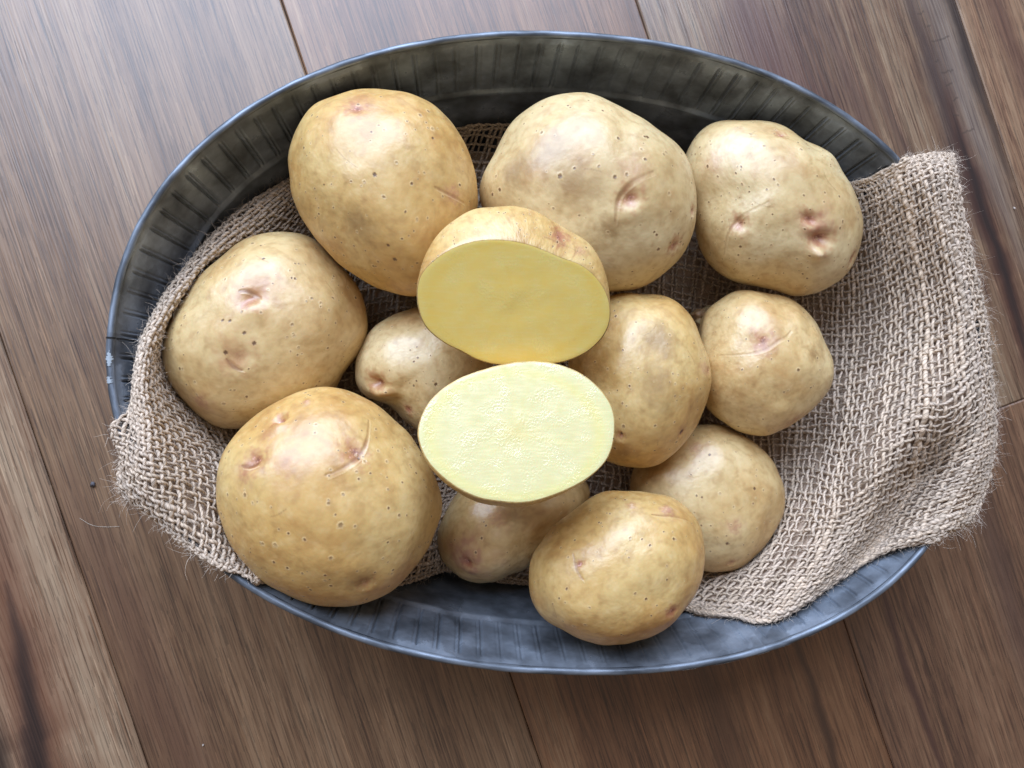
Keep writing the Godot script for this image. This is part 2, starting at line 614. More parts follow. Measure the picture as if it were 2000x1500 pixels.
	if probe.y < 0.0:
		idx = grid_index(181, 3, false)
	put("bottom", finish(v, uv, PackedColorArray(), idx), metal, tray)
	# the side seam on the left and worn white flakes on the rim
	var black := StandardMaterial3D.new()
	black.albedo_color = Color(0.07, 0.07, 0.075)
	black.roughness = 0.8
	var psi0 := 3.112
	v = PackedVector3Array()
	for k in 22:
		var e := tray_normal(psi0)
		var across := Vector2(-e.y, e.x) * 0.00035
		var at: Vector2
		var y: float
		if k < 10:
			var a := lerpf(-2.2, 2.6, k / 9.0)
			at = tray_outline(psi0) - e * (0.0010 + 0.0018 * sin(a))
			y = RIM_Y + 0.0018 * cos(a)
		else:
			y = lerpf(0.0775, 0.0450, (k - 10) / 11.0)
			at = tray_outline(psi0) - e * (wall_inset(y) + 0.0007)
		v.append(Vector3(at.x - across.x, y, at.y - across.y) - base)
		v.append(Vector3(at.x + across.x, y, at.y + across.y) - base)
	put("seam", finish(v, PackedVector2Array(), PackedColorArray(), grid_index(2, 22, true)), black, tray)
	var chalk := StandardMaterial3D.new()
	chalk.albedo_color = Color(0.62, 0.66, 0.69)
	chalk.roughness = 0.6
	noise.seed = 5
	noise.frequency = 0.2
	for f in [[3.075, 3.028, 0.3, 2.6], [3.000, 2.978, 0.9, 2.7], [1.325, 1.290, 2.2, 2.9], [1.255, 1.170, 2.3, 3.3], [1.150, 1.115, 2.2, 3.0], [1.090, 1.055, 2.3, 3.1], [1.020, 0.985, 2.3, 3.0]]:
		v = PackedVector3Array()
		var nn := 30
		for k in 7:
			for i in nn + 1:
				var x := i / float(nn)
				var ragged := smoothstep(0.0, 0.18, x) * smoothstep(1.0, 0.85, x) * (0.6 + 0.9 * noise.get_noise_1d(f[0] * 400.0 + i * 0.7))
				var a: float = lerpf(f[2], f[3], 0.5 + (k / 6.0 - 0.5) * clampf(ragged, 0.05, 1.0) + 0.10 * noise.get_noise_1d(i * 0.8 + f[1] * 90.0))
				var psi: float = lerpf(f[0], f[1], x)
				var p := tray_outline(psi) - tray_normal(psi) * (0.0010 + 0.0018 * cos(a))
				var hh := RIM_Y + 0.0018 * sin(a)
				v.append(Vector3(p.x, hh, p.y) - base)
		idx = grid_index(nn + 1, 7, true)
		probe = (v[idx[242]] - v[idx[240]]).cross(v[idx[241]] - v[idx[240]])
		if probe.y < 0.0:
			idx = grid_index(nn + 1, 7, false)
		put("paint_flake", finish(v, PackedVector2Array(), PackedColorArray(), idx), chalk, tray)


# ---------------------------------------------------------------- burlap
const SHEET := [
	[-7.4, 2.8, -11.6,  -6.8, 3.4, -11.1,  -6.1, 2.6, -11.0,  -4.2, 1.2, -11.6,  -1.3, 1.8, -13.8,  1.4, 2.4, -14.6,  3.9, 2.4, -14.8,  7.4, 1.8, -14.5,  12.8, 1.6, -13.7,  18.4, 2.2, -12.9,  20.5, 4.6, -11.6,  21.5, 6.2, -11.4,  22.0, 7.2, -11.6,  22.8, 7.8, -11.8,  24.0, 8.0, -12.0,  25.1, 7.6, -12.1],
	[-9.4, 3.6, -9.6,  -8.7, 4.6, -8.9,  -7.9, 3.4, -8.1,  -6.3, 1.2, -8.3,  -3.2, 0.9, -12.3,  0.3, 0.9, -12.4,  3.9, 0.9, -12.5,  7.8, 0.9, -12.7,  12.7, 0.9, -12.8,  18.8, 1.2, -10.7,  21.3, 4.2, -10.5,  21.5, 6.6, -10.5,  21.8, 8.0, -10.6,  22.4, 8.8, -10.8,  23.4, 9.0, -11.0,  24.8, 8.2, -11.2],
	[-11.3, 3.8, -7.6,  -10.2, 5.8, -6.6,  -9.6, 4.0, -6.0,  -7.8, 1.2, -6.2,  -3.2, 0.9, -9.5,  0.3, 0.9, -9.6,  3.9, 0.9, -9.7,  7.8, 0.9, -9.8,  12.7, 0.9, -10.0,  18.9, 1.0, -7.8,  22.0, 3.0, -8.1,  22.2, 5.6, -8.6,  22.5, 7.4, -8.9,  23.0, 8.6, -9.1,  23.6, 9.1, -9.1,  25.1, 8.2, -9.3],
	[-12.5, 4.6, -5.4,  -11.2, 6.8, -4.6,  -10.8, 4.2, -4.3,  -8.9, 1.0, -4.0,  -3.2, 0.9, -6.8,  0.3, 0.9, -6.9,  3.9, 0.9, -7.0,  7.8, 0.9, -7.0,  12.7, 0.9, -7.1,  18.2, 1.0, -5.5,  22.1, 2.2, -5.7,  23.0, 4.6, -6.2,  23.4, 6.6, -6.6,  23.8, 8.2, -6.8,  24.2, 9.0, -6.8,  25.7, 8.0, -6.9],
	[-13.2, 5.4, -3.5,  -11.9, 7.6, -3.0,  -11.8, 4.6, -2.6,  -9.6, 1.0, -2.7,  -3.1, 0.9, -4.1,  0.3, 0.9, -4.2,  3.9, 0.9, -4.2,  7.8, 0.9, -4.2,  12.7, 0.9, -4.3,  17.9, 1.0, -2.9,  22.3, 1.8, -3.2,  23.2, 4.4, -3.7,  23.8, 6.6, -4.1,  24.2, 8.3, -4.3,  24.7, 9.0, -4.3,  26.2, 8.0, -4.3],
	[-13.2, 6.2, -1.6,  -11.9, 8.3, -1.3,  -11.7, 4.8, -1.1,  -9.6, 1.0, -1.1,  -3.1, 0.9, -1.4,  0.3, 0.9, -1.4,  3.9, 0.9, -1.4,  7.8, 0.9, -1.5,  12.7, 0.9, -1.5,  17.6, 1.0, -0.4,  21.7, 2.2, -0.9,  22.2, 5.4, -1.2,  22.8, 7.6, -1.5,  23.7, 8.8, -1.8,  24.9, 9.1, -1.9,  26.5, 8.0, -1.8],
	[-12.9, 6.7, -0.1,  -11.5, 8.7, 0.2,  -11.1, 4.8, 0.3,  -8.8, 1.0, 0.5,  -3.1, 0.9, 1.0,  0.4, 0.9, 1.0,  3.9, 0.9, 1.0,  7.8, 0.9, 1.0,  12.6, 0.9, 1.0,  17.3, 1.0, 1.9,  20.9, 2.6, 1.3,  21.0, 6.2, 1.1,  21.7, 8.4, 0.6,  23.1, 9.2, 0.4,  25.2, 9.0, 0.3,  27.0, 7.8, 0.5],
	[-12.7, 7.5, 1.5,  -11.2, 9.2, 1.6,  -10.1, 5.2, 2.0,  -7.8, 1.0, 2.3,  -3.1, 0.9, 3.4,  0.4, 0.9, 3.4,  3.9, 0.9, 3.5,  7.8, 0.9, 3.5,  12.6, 0.9, 3.6,  17.0, 1.0, 4.4,  19.2, 2.8, 4.5,  19.7, 6.6, 4.5,  19.9, 9.0, 3.7,  24.2, 6.0, 3.7,  24.5, 8.9, 2.6,  26.9, 7.6, 2.8],
	[-12.9, 7.7, 2.8,  -11.0, 9.4, 2.9,  -9.4, 6.5, 3.5,  -7.2, 1.5, 4.9,  -3.6, 1.5, 6.5,  -0.9, 2.5, 6.4,  1.1, 2.6, 5.6,  4.5, 0.9, 7.0,  10.0, 0.9, 7.4,  13.7, 1.0, 8.0,  16.0, 3.8, 8.6,  16.6, 7.4, 8.4,  19.0, 8.0, 7.0,  23.0, 5.4, 6.0,  23.6, 8.5, 4.4,  26.4, 7.6, 4.3],
	[-12.8, 7.6, 3.7,  -10.9, 8.6, 4.7,  -9.1, 8.6, 6.0,  -7.5, 7.6, 7.0,  -4.6, 5.0, 8.4,  -1.2, 4.0, 9.1,  0.3, 2.4, 7.8,  2.5, 1.4, 9.5,  5.5, 1.4, 10.1,  10.0, 2.0, 10.4,  13.0, 5.2, 10.3,  13.9, 7.4, 11.4,  17.8, 6.7, 9.8,  20.8, 6.6, 7.5,  22.5, 8.6, 6.2,  25.5, 8.0, 5.4],
	[-12.9, 6.9, 3.9,  -11.1, 7.7, 4.9,  -9.3, 7.7, 6.2,  -7.7, 6.6, 7.1,  -4.7, 4.4, 8.4,  -1.3, 3.2, 9.2,  0.4, 1.6, 7.9,  2.6, 0.9, 9.5,  5.6, 0.9, 10.0,  10.2, 1.3, 10.5,  13.6, 4.0, 10.4,  14.8, 5.6, 11.8,  18.4, 5.2, 10.0,  21.3, 5.4, 7.6,  23.1, 7.7, 6.3,  26.0, 7.4, 5.5],
]


func sheet_at(u: float, v: float) -> Vector3:                     # u along a row, v down the rows, in control points
	var nr := SHEET.size()
	var nc := int(SHEET[0].size() / 3.0)
	var j := clampi(int(v), 0, nr - 2)
	var i := clampi(int(u), 0, nc - 2)
	var rows := PackedVector3Array()
	for b in 4:
		var row: Array = SHEET[clampi(j - 1 + b, 0, nr - 1)]
		var q := PackedVector3Array()
		for a in 4:
			var c := clampi(i - 1 + a, 0, nc - 1) * 3
			q.append(Vector3(row[c], row[c + 1], row[c + 2]))
		rows.append(q[1].cubic_interpolate(q[2], q[0], q[3], u - i))
	return rows[1].cubic_interpolate(rows[2], rows[0], rows[3], v - j)


func even_steps(lengths: PackedFloat32Array, pitch: float) -> PackedFloat32Array:   # places on the control net that are about one pitch apart
	var total := 0.0
	for l in lengths:
		total += l
	var n := int(total / pitch)
	var out := PackedFloat32Array()
	var k := 0
	var before := 0.0
	for i in n + 1:
		var want := total * i / n
		while k < lengths.size() - 1 and before + lengths[k] < want:
			before += lengths[k]
			k += 1
		out.append(k + clampf((want - before) / lengths[k], 0.0, 1.0))
	return out


func outside_potatoes(p: Vector3, gap: float) -> Vector3:         # metres
	for q in tubers:
		var d: Vector3 = p - q[0]
		if absf(d.y) > q[4] or d.x * d.x + d.z * d.z > q[4] * q[4]:
			continue
		var rho := sqrt(d.x * d.x + d.z * d.z)
		var r := ring_spline(q[1], atan2(d.z, d.x)) * 0.01 + gap
		var h: float = (q[2] if d.y > 0.0 else q[3]) * 0.01 + gap
		var k := sqrt(pow(rho / r, 2.17) + pow(d.y / h, 2.0))
		if k < 1.0 and k > 0.05:
			var o := d / k
			if d.y > 0.3 * h and rho < 0.75 * r:      # the cloth lies under: keep it below
				o = Vector3(d.x, -h * sqrt(maxf(0.0, 1.0 - pow(rho / r, 2.17))), d.z)
			p = q[0] + o
	return p


func inside_tray(p: Vector3) -> Vector3:
	var psi := tray_psi(Vector2(p.x, p.z))
	var e := tray_normal(psi)
	var o := tray_outline(psi)
	var inward := (o - Vector2(p.x, p.z)).dot(e)
	if inward > -0.0025 and inward < 0.0036 and p.y < RIM_Y + 0.0052 and p.y > 0.070:
		var bump := RIM_Y + 0.0050 - 0.0011 * pow((inward - 0.0018) / 0.0043, 2.0)
		p.y = maxf(p.y, bump)
	elif (inward >= 0.0 and p.y < RIM_Y + 0.004) or p.y < 0.063:
		var need := wall_inset(clampf(p.y, 0.0046, 0.08)) + 0.0022
		if inward < need:
			p.x -= e.x * (need - inward)
			p.z -= e.y * (need - inward)
	elif inward < 0.0 and inward > -0.0045 and p.y <= 0.070:
		p.x += e.x * (0.0045 + inward)
		p.z += e.y * (0.0045 + inward)
	p.y = maxf(p.y, 0.0068)
	return p


func build_burlap() -> void:
	var nr := SHEET.size()
	var nc := int(SHEET[0].size() / 3.0)
	var wide := PackedFloat32Array()
	var tall := PackedFloat32Array()
	for i in nc - 1:
		var l := 0.0
		for j in nr:
			l += sheet_at(i, j).distance_to(sheet_at(i + 1, j))
		wide.append(l / nr)
	for j in nr - 1:
		var l := 0.0
		var w := 0.0
		for i in nc:
			var g := 2.2 if i < 3 or i > 9 else 1.0
			l += sheet_at(i, j).distance_to(sheet_at(i, j + 1)) * g
			w += g
		tall.append(l / w)
	var us := even_steps(wide, 0.35)
	var vs := even_steps(tall, 0.355)
	var nu := us.size()
	var nv := vs.size()
	noise.seed = 31
	noise.frequency = 0.11
	noise.fractal_octaves = 3
	var p := PackedVector3Array()
	for j in nv:
		for i in nu:
			var q := sheet_at(us[i], vs[j]) * 0.01
			q.y += 0.0011 * noise.get_noise_2d(i * 0.9, j * 0.9)
			p.append(q)
	# even out the weave along every thread
	for way in 2:
		for line in (nu if way == 0 else nv):
			var run := PackedVector3Array()
			for q in (nv if way == 0 else nu):
				run.append(p[q * nu + line] if way == 0 else p[line * nu + q])
			var len_ := PackedFloat32Array([0.0])
			for q in range(1, run.size()):
				len_.append(len_[q - 1] + run[q].distance_to(run[q - 1]))
			var k := 0
			for q in run.size():
				var want := len_[run.size() - 1] * q / (run.size() - 1.0)
				while k < run.size() - 2 and len_[k + 1] < want:
					k += 1
				var even := run[k].lerp(run[k + 1], clampf((want - len_[k]) / maxf(len_[k + 1] - len_[k], 1e-6), 0.0, 1.0))
				var to := run[q].lerp(even, 0.6 if way == 0 else 0.4)
				if way == 0:
					p[q * nu + line] = to
				else:
					p[line * nu + q] = to
	for pass_ in 3:
		for k in p.size():
			p[k] = inside_tray(outside_potatoes(p[k], 0.0016))
		if pass_ < 2:
			var old := p.duplicate()
			for j in range(1, nv - 1):
				for i in range(1, nu - 1):
					var k := j * nu + i
					p[k] = old[k] * 0.5 + (old[k - 1] + old[k + 1] + old[k - nu] + old[k + nu]) * 0.125
	for pass_ in 2:
		var old := p.duplicate()
		for j in nv:
			for i in nu:
				var k := j * nu + i
				var a := old[j * nu + i - 1] + old[j * nu + i + 1] if i > 0 and i < nu - 1 else old[k] * 2.0
				var b := old[k - nu] + old[k + nu] if j > 0 and j < nv - 1 else old[k] * 2.0
				if i == 0 or i == nu - 1:
					a = b
				elif j == 0 or j == nv - 1:
					b = a
				p[k] = old[k] * 0.5 + (a + b) * 0.125
	for k in p.size():
		if p[k].y < 0.072:
			p[k] = inside_tray(p[k])
	var n := PackedVector3Array()
	for j in nv:
		for i in nu:
			var a := p[j * nu + mini(i + 1, nu - 1)] - p[j * nu + maxi(i - 1, 0)]
			var b := p[mini(j + 1, nv - 1) * nu + i] - p[maxi(j - 1, 0) * nu + i]
			var c := b.cross(a).normalized()
			n.append(c)
	# threads wander a little sideways
	var jp := p.duplicate()
	for j in nv:
		for i in nu:
			var k := j * nu + i
			var a := p[j * nu + mini(i + 1, nu - 1)] - p[j * nu + maxi(i - 1, 0)]
			var b := p[mini(j + 1, nv - 1) * nu + i] - p[maxi(j - 1, 0) * nu + i]
			jp[k] += a * 0.5 * (0.55 * noise.get_noise_2d(i * 31.7, j * 0.9)) + b * 0.5 * (0.55 * noise.get_noise_2d(i * 0.9 + 500.0, j * 29.3))
	var yarn := StandardMaterial3D.new()
	yarn.vertex_color_use_as_albedo = true
	yarn.roughness = 0.85
	yarn.metallic_specular = 0.25
	yarn.rim_enabled = true
	yarn.rim = 0.2
	yarn.rim_tint = 0.6
	var twist := Image.create(64, 64, false, Image.FORMAT_RGBA8)
	var rel := Image.create(64, 64, false, Image.FORMAT_L8)
	rng.seed = 3
	for y in 64:
		for x in 64:
			var f := fposmod((x * 2.0 + y * 2.0) / 64.0, 1.0)
			var g := fposmod((x * 6.0 + y * 6.0) / 64.0, 1.0)
			var w := 0.74 + 0.22 * sin(f * PI) + 0.08 * sin(g * TAU) + rng.randf_range(-0.07, 0.07)
			twist.set_pixel(x, y, Color(w, w, w * 0.99))
			var hgt := clampf(0.5 * sin(f * PI) + 0.15 * sin(g * TAU) + 0.3 + rng.randf_range(-0.08, 0.08), 0.0, 1.0)
			rel.set_pixel(x, y, Color(hgt, hgt, hgt))
	yarn.albedo_texture = ImageTexture.create_from_image(twist)
	yarn.heightmap_enabled = true
	yarn.heightmap_texture = ImageTexture.create_from_image(rel)
	yarn.heightmap_scale = 0.03
	var cloth := thing("burlap_cloth", p[0])
	tag(cloth, "loosely woven tan burlap cloth lining the tray, its frayed edge draped over the right rim", "burlap cloth")
	for way in 2:
		var v := PackedVector3Array()
		var uv := PackedVector2Array()
		var col := PackedColorArray()
		var nrm := PackedVector3Array()
		var idx := PackedInt32Array()
		var lines := nu if way == 0 else nv
		var along := nv if way == 0 else nu
		var sub := 4
		var sides := 6
		for line in lines:
			var tone := rng.randf_range(0.80, 1.16)
			var warm := rng.randf_range(-0.04, 0.05)
			var thick := rng.randf_range(0.72, 1.2)
			if rng.randf() < 0.10:
				thick *= 1.3
			var ring0 := v.size()
			var rings := 0
			var dist := rng.randf() * 0.01
			var last := Vector3.ZERO
			for q in along - 1:
				for s in sub:
					if q == along - 2 and s == sub - 1:
						pass
					var f := s / float(sub)
					var k0 := maxi(q - 1, 0)
					var k3 := mini(q + 2, along - 1)
					var a: int
					var b: int
					var c: int
					var d: int
					if way == 0:
						a = k0 * nu + line; b = q * nu + line; c = (q + 1) * nu + line; d = k3 * nu + line
					else:
						a = line * nu + k0; b = line * nu + q; c = line * nu + q + 1; d = line * nu + k3
					var mid := jp[b].cubic_interpolate(jp[c], jp[a], jp[d], f)
					var tan_ := (jp[c] - jp[b]).lerp((jp[d] - jp[b]) * 0.5, f).normalized()
					var up := n[b].lerp(n[c], f).normalized()
					var sign_ := 1.0 if (q + line + way) % 2 == 0 else -1.0
					var wave := cos(PI * f) * sign_
					var rad := (0.00064 if way == 1 else 0.00073) * thick * (1.0 + 0.45 * noise.get_noise_2d(line * 17.3 + way * 900.0, (q + f) * 1.7))
					mid += up * (0.00055 * wave)
					tan_ = (tan_ - up * (0.55 * sin(PI * f) * sign_)).normalized()
					var side := tan_.cross(up).normalized()
					var top := side.cross(tan_).normalized()
					if rings > 0:
						dist += mid.distance_to(last)
					last = mid
					var shade := tone * (1.0 + 0.12 * noise.get_noise_2d(line * 9.1 + 300.0, (q + f) * 2.3 + way * 70.0))
					var tint := Color(0.80 * shade + warm * 0.2, 0.645 * shade, 0.51 * shade - warm * 0.3)
					for e in sides + 1:
						var ang := e * TAU / sides
						var o := side * cos(ang) * 1.12 + top * sin(ang) * 0.85
						v.append(mid + o * rad - p[0])
						nrm.append(o.normalized())
						uv.append(Vector2(e / float(sides), dist / 0.0042))
						col.append(tint)
					rings += 1
			for r in rings - 1:
				for e in sides:
					var a := ring0 + r * (sides + 1) + e
					var b := a + 1
					var c := a + sides + 1
					idx.append_array([a, c, b, b, c, c + 1])
		var test := (v[idx[2]] - v[idx[0]]).cross(v[idx[1]] - v[idx[0]])
		if test.dot(nrm[idx[0]]) < 0.0:
			for k in range(0, idx.size(), 3):
				var hold := idx[k + 1]
				idx[k + 1] = idx[k + 2]
				idx[k + 2] = hold
		var o := put("warp_threads" if way == 0 else "weft_threads", finish(v, uv, col, idx, nrm), yarn, cloth)
		tag(o, "", "", "", "stuff")
	# the sheet is laid double: its under layer shows through the open weave
	var lv := PackedVector3Array()
	var luv := PackedVector2Array()
	var lcol := PackedColorArray()
	for j in range(4, nv - 4):
		for i in range(4, nu - 4):
			var k := j * nu + i
			lv.append(p[k] - n[k] * (0.0021 + 0.0005 * noise.get_noise_2d(i * 5.0, j * 5.0)) - p[0])
			luv.append(Vector2(i * 0.5, j * 0.5))
			var w := 1.0 + 0.25 * noise.get_noise_2d(i * 7.0, j * 7.0 + 90.0)
			lcol.append(Color(0.52 * w, 0.40 * w, 0.31 * w))
	var under := StandardMaterial3D.new()
	under.vertex_color_use_as_albedo = true
	under.roughness = 0.95
	under.metallic_specular = 0.2
	var wv := Image.create(64, 64, false, Image.FORMAT_L8)
	for y in 64:
		for x in 64:
			var over := sin(TAU * x / 64.0) * sin(TAU * y / 64.0)
			var h := 0.5 + 0.4 * over + rng.randf_range(-0.1, 0.1)
			wv.set_pixel(x, y, Color(h, h, h))
	under.heightmap_enabled = true
	under.heightmap_texture = ImageTexture.create_from_image(wv)
	under.heightmap_scale = 0.08
	put("under_layer", finish(lv, luv, lcol, grid_index(nu - 8, nv - 8, false)), under, cloth)
	# loose fibres standing out of the cloth and along its frayed edges
	var fv := PackedVector3Array()
	var fn := PackedVector3Array()
	var fc := PackedColorArray()
	var fi := PackedInt32Array()
	rng.seed = 12
	var count := 15000
	for q in count:
		var i := rng.randi_range(0, nu - 1)
		var j := rng.randi_range(0, nv - 1)
		var edge := q < 1100
		if edge:
			match rng.randi_range(0, 4):
				0: i = rng.randi_range(0, 2)
				1, 2: i = nu - 1 - rng.randi_range(0, 2)
				3: j = rng.randi_range(0, 1)
				4: j = nv - 1 - rng.randi_range(0, 1)
		elif us[i] > 2.6 and us[i] < 9.6 and rng.randf() < 0.8:
			i = nu - 1 - rng.randi_range(0, int(nu * 0.3)) if rng.randf() < 0.75 else rng.randi_range(0, int(nu * 0.16))
		var k := j * nu + i
		var at := p[k] + n[k] * rng.randf_range(-0.0004, 0.0012) + Vector3(rng.randf_range(-1, 1), 0, rng.randf_range(-1, 1)) * 0.0018
		var out := Vector3.ZERO
		if edge:
			out = (p[k] - Vector3(TRAY_CENTRE.x, p[k].y, TRAY_CENTRE.y)).normalized() * 0.9
		var dir := (n[k] * (rng.randf_range(0.1, 0.8) if q % 3 == 0 else rng.randf_range(-0.15, 0.25)) + out + Vector3(rng.randfn(), rng.randfn() * 0.5, rng.randfn()) * 0.85).normalized()
		var length := rng.randf_range(0.0018, 0.0055) if rng.randf() < 0.9 else rng.randf_range(0.005, 0.011)
		if edge and q < 3:
			length = rng.randf_range(0.012, 0.022)
		var bend := Vector3(rng.randfn(), rng.randfn(), rng.randfn()) * 0.6
		var rad := rng.randf_range(0.00004, 0.000075) * (1.5 if length > 0.012 else 1.0)
		var tone := rng.randf_range(0.75, 1.3)
		var tint := Color(0.70 * tone, 0.60 * tone, 0.50 * tone)
		var steps := 5
		var start := fv.size()
		for s in steps:
			var side := dir.cross(Vector3(0.3, 1, 0.2)).normalized()
			var top := side.cross(dir)
			var rr := rad * (1.0 - 0.6 * s / (steps - 1.0))
			for e in 3:
				var o := side * cos(e * TAU / 3) + top * sin(e * TAU / 3)
				fv.append(at + o * rr - p[0])
				fn.append(o)
				fc.append(tint)
			at += dir * (length / (steps - 1))
			dir = (dir + bend * 0.5 + Vector3(rng.randfn(), rng.randfn(), rng.randfn()) * 0.12).normalized()
		for s in steps - 1:
			for e in 3:
				var a := start + s * 3 + e
				var b := start + s * 3 + (e + 1) % 3
				fi.append_array([a, a + 3, b, b, a + 3, b + 3])
	var ft := (fv[fi[2]] - fv[fi[0]]).cross(fv[fi[1]] - fv[fi[0]])
	if ft.dot(fn[fi[0]] + fn[fi[1]] + fn[fi[2]]) < 0.0:
		for k in range(0, fi.size(), 3):
			var hold := fi[k + 1]
			fi[k + 1] = fi[k + 2]
			fi[k + 2] = hold
	var fibre := StandardMaterial3D.new()
	fibre.vertex_color_use_as_albedo = true
	fibre.roughness = 0.7
	var o := put("loose_fibres", finish(fv, PackedVector2Array(), fc, fi, fn), fibre, cloth)
	tag(o, "", "", "", "stuff")


# ---------------------------------------------------------------- floor
const PLANK_TURN := -0.32832
const PLANK_WIDE := 0.18967
const PLANK_FROM := -0.19455
const TW := 560
const TH := 1400


func plank_image(seed_value: int, ramp: Array, weights: Array, streaks: Array, checks := false) -> Image:
	var broad := noise_bytes(TW, TH, 16, 0.0075, seed_value, 3)
	var mid := noise_bytes(TW, TH, 22, 0.045, seed_value + 1, 3)
	var fine := noise_bytes(TW, TH, 30, 0.30, seed_value + 2, 2)
	var fleck := noise_bytes(TW, TH, 300, 0.12, seed_value + 3, 3)
	var pores := noise_bytes(TW, TH, 44, 0.40, seed_value + 4, 1)
	var lut := PackedByteArray()
	for i in 256:
		var f := i / 255.0 * (ramp.size() - 1)
		var a: Color = ramp[int(f)]
		var b: Color = ramp[mini(int(f) + 1, ramp.size() - 1)]
		var c := a.lerp(b, f - int(f))
		lut.append_array([mini(255, int(c.r * 271)), int(c.g * 261), int(c.b * 241)])
	var out := PackedByteArray()
	out.resize(TW * TH * 3)
	var warp := FastNoiseLite.new()
	warp.seed = seed_value + 9
	warp.frequency = 0.004
	var w0: float = weights[0]
	var w1: float = weights[1]
	var w2: float = weights[2]
	var w3: float = weights[3]
	var bias: float = weights[4]
	for y in TH:
		var shift := int(10.0 * warp.get_noise_1d(y))
		var row := y * TW
		for x in TW:
			var xs := clampi(x + shift, 0, TW - 1)
			var i := clampi(int(bias + (broad[row + xs] - 128) * w0 + (mid[row + xs] - 128) * w1 + (fine[row + x] - 128) * w2 + (fleck[row + x] - 128) * w3 - maxi(0, pores[row + x] - 160) * 1.5), 0, 255) * 3
			var k := (row + x) * 3
			out[k] = lut[i]
			out[k + 1] = lut[i + 1]
			out[k + 2] = lut[i + 2]
	rng.seed = seed_value + 5
	for q in 5200:                   # open pores: short fine strokes along the grain
		var x := rng.randf() * TW
		var y := rng.randi_range(0, TH - 1)
		var lean := rng.randf_range(-0.02, 0.02)
		var f := rng.randf_range(0.72, 0.88) if rng.randf() < 0.72 else rng.randf_range(1.07, 1.18)
		for e in rng.randi_range(14, 90):
			y += 1
			x += lean
			if y >= TH or x < 0.0 or x >= TW:
				break
			var k := (y * TW + int(x)) * 3
			out[k] = mini(255, int(out[k] * f))
			out[k + 1] = mini(255, int(out[k + 1] * f))
			out[k + 2] = mini(255, int(out[k + 2] * f))
	var im := Image.create_from_data(TW, TH, false, Image.FORMAT_RGB8, out)
	# dark heartwood streaks: [x at top, x at bottom, from, to, width, colour]
	for s in streaks:
		var c: Color = s[5]
		for y in range(int(s[2] * TH), mini(TH, int(s[3] * TH))):
			var f: float = (y / float(TH) - s[2]) / (s[3] - s[2])
			var cx: float = lerpf(s[0], s[1], f) * TW + 9.0 * warp.get_noise_1d(y * 1.7 + s[0] * 900.0)
			var w: float = s[4] * TW * (0.35 + 0.65 * sin(PI * f)) * (1.0 + 0.5 * warp.get_noise_1d(y * 3.0 + 77.0))
			for x in range(maxi(0, int(cx - w * 2.0)), mini(TW, int(cx + w * 2.0))):
				var d := (x - cx) / w
				var g := fine[y * TW + x] / 255.0
				var a := exp(-d * d) * c.a * sqrt(maxf(0.0, sin(PI * f))) * (0.62 + 0.6 * g)
				im.set_pixel(x, y, im.get_pixel(x, y).lerp(Color(c.r, c.g, c.b), clampf(a, 0.0, 1.0)))
	if checks:
		# a weathered grey band crossed by short drying cracks
		rng.seed = seed_value
		for q in 11:
			var y := int((0.30 + q * 0.0125 + rng.randf_range(-0.003, 0.003)) * TH)
			var x0 := int((0.875 + rng.randf_range(-0.015, 0.015)) * TW)
			for x in range(x0, x0 + rng.randi_range(8, 36)):
				y += rng.randi_range(-1, 1) if rng.randf() < 0.25 else 0
				for e in 2:
					var yy := clampi(y + e, 0, TH - 1)
					im.set_pixel(mini(x, TW - 1), yy, im.get_pixel(mini(x, TW - 1), yy).lerp(Color(0.20, 0.17, 0.155), 0.4))
	return im


func plank_mesh(s0: float, s1: float, t0: float, t1: float) -> ArrayMesh:
	var along := Vector2(0, 1).rotated(PLANK_TURN)
	var across := Vector2(1, 0).rotated(PLANK_TURN)
	var g := 0.00022
	var b := 0.0008
	var st := SurfaceTool.new()
	st.begin(Mesh.PRIMITIVE_TRIANGLES)
	var rings := [[g, -0.006], [g, -b * 0.8], [g + b, 0.0]]
	var c := []
	for r in rings:
		var list := []
		for q in [[s0 + r[0], t0 + r[0]], [s1 - r[0], t0 + r[0]], [s1 - r[0], t1 - r[0]], [s0 + r[0], t1 - r[0]]]:
			var w: Vector2 = across * q[0] + along * q[1]
			list.append([Vector3(w.x, r[1], w.y), Vector2((q[0] - s0) / PLANK_WIDE, (q[1] + 0.36) / 0.72)])
		c.append(list)
	var quads := [[c[2][0], c[2][1], c[2][2], c[2][3]]]
	for k in 2:
		for e in 4:
			quads.append([c[k + 1][e], c[k][e], c[k][(e + 1) % 4], c[k + 1][(e + 1) % 4]])
	for q in quads:
		var n: Vector3 = (q[2][0] - q[0][0]).cross(q[1][0] - q[0][0]).normalized()
		for i in [0, 1, 2, 0, 2, 3]:
			st.set_normal(n)
			st.set_uv(q[i][1])
			st.add_vertex(q[i][0])
	return st.commit()


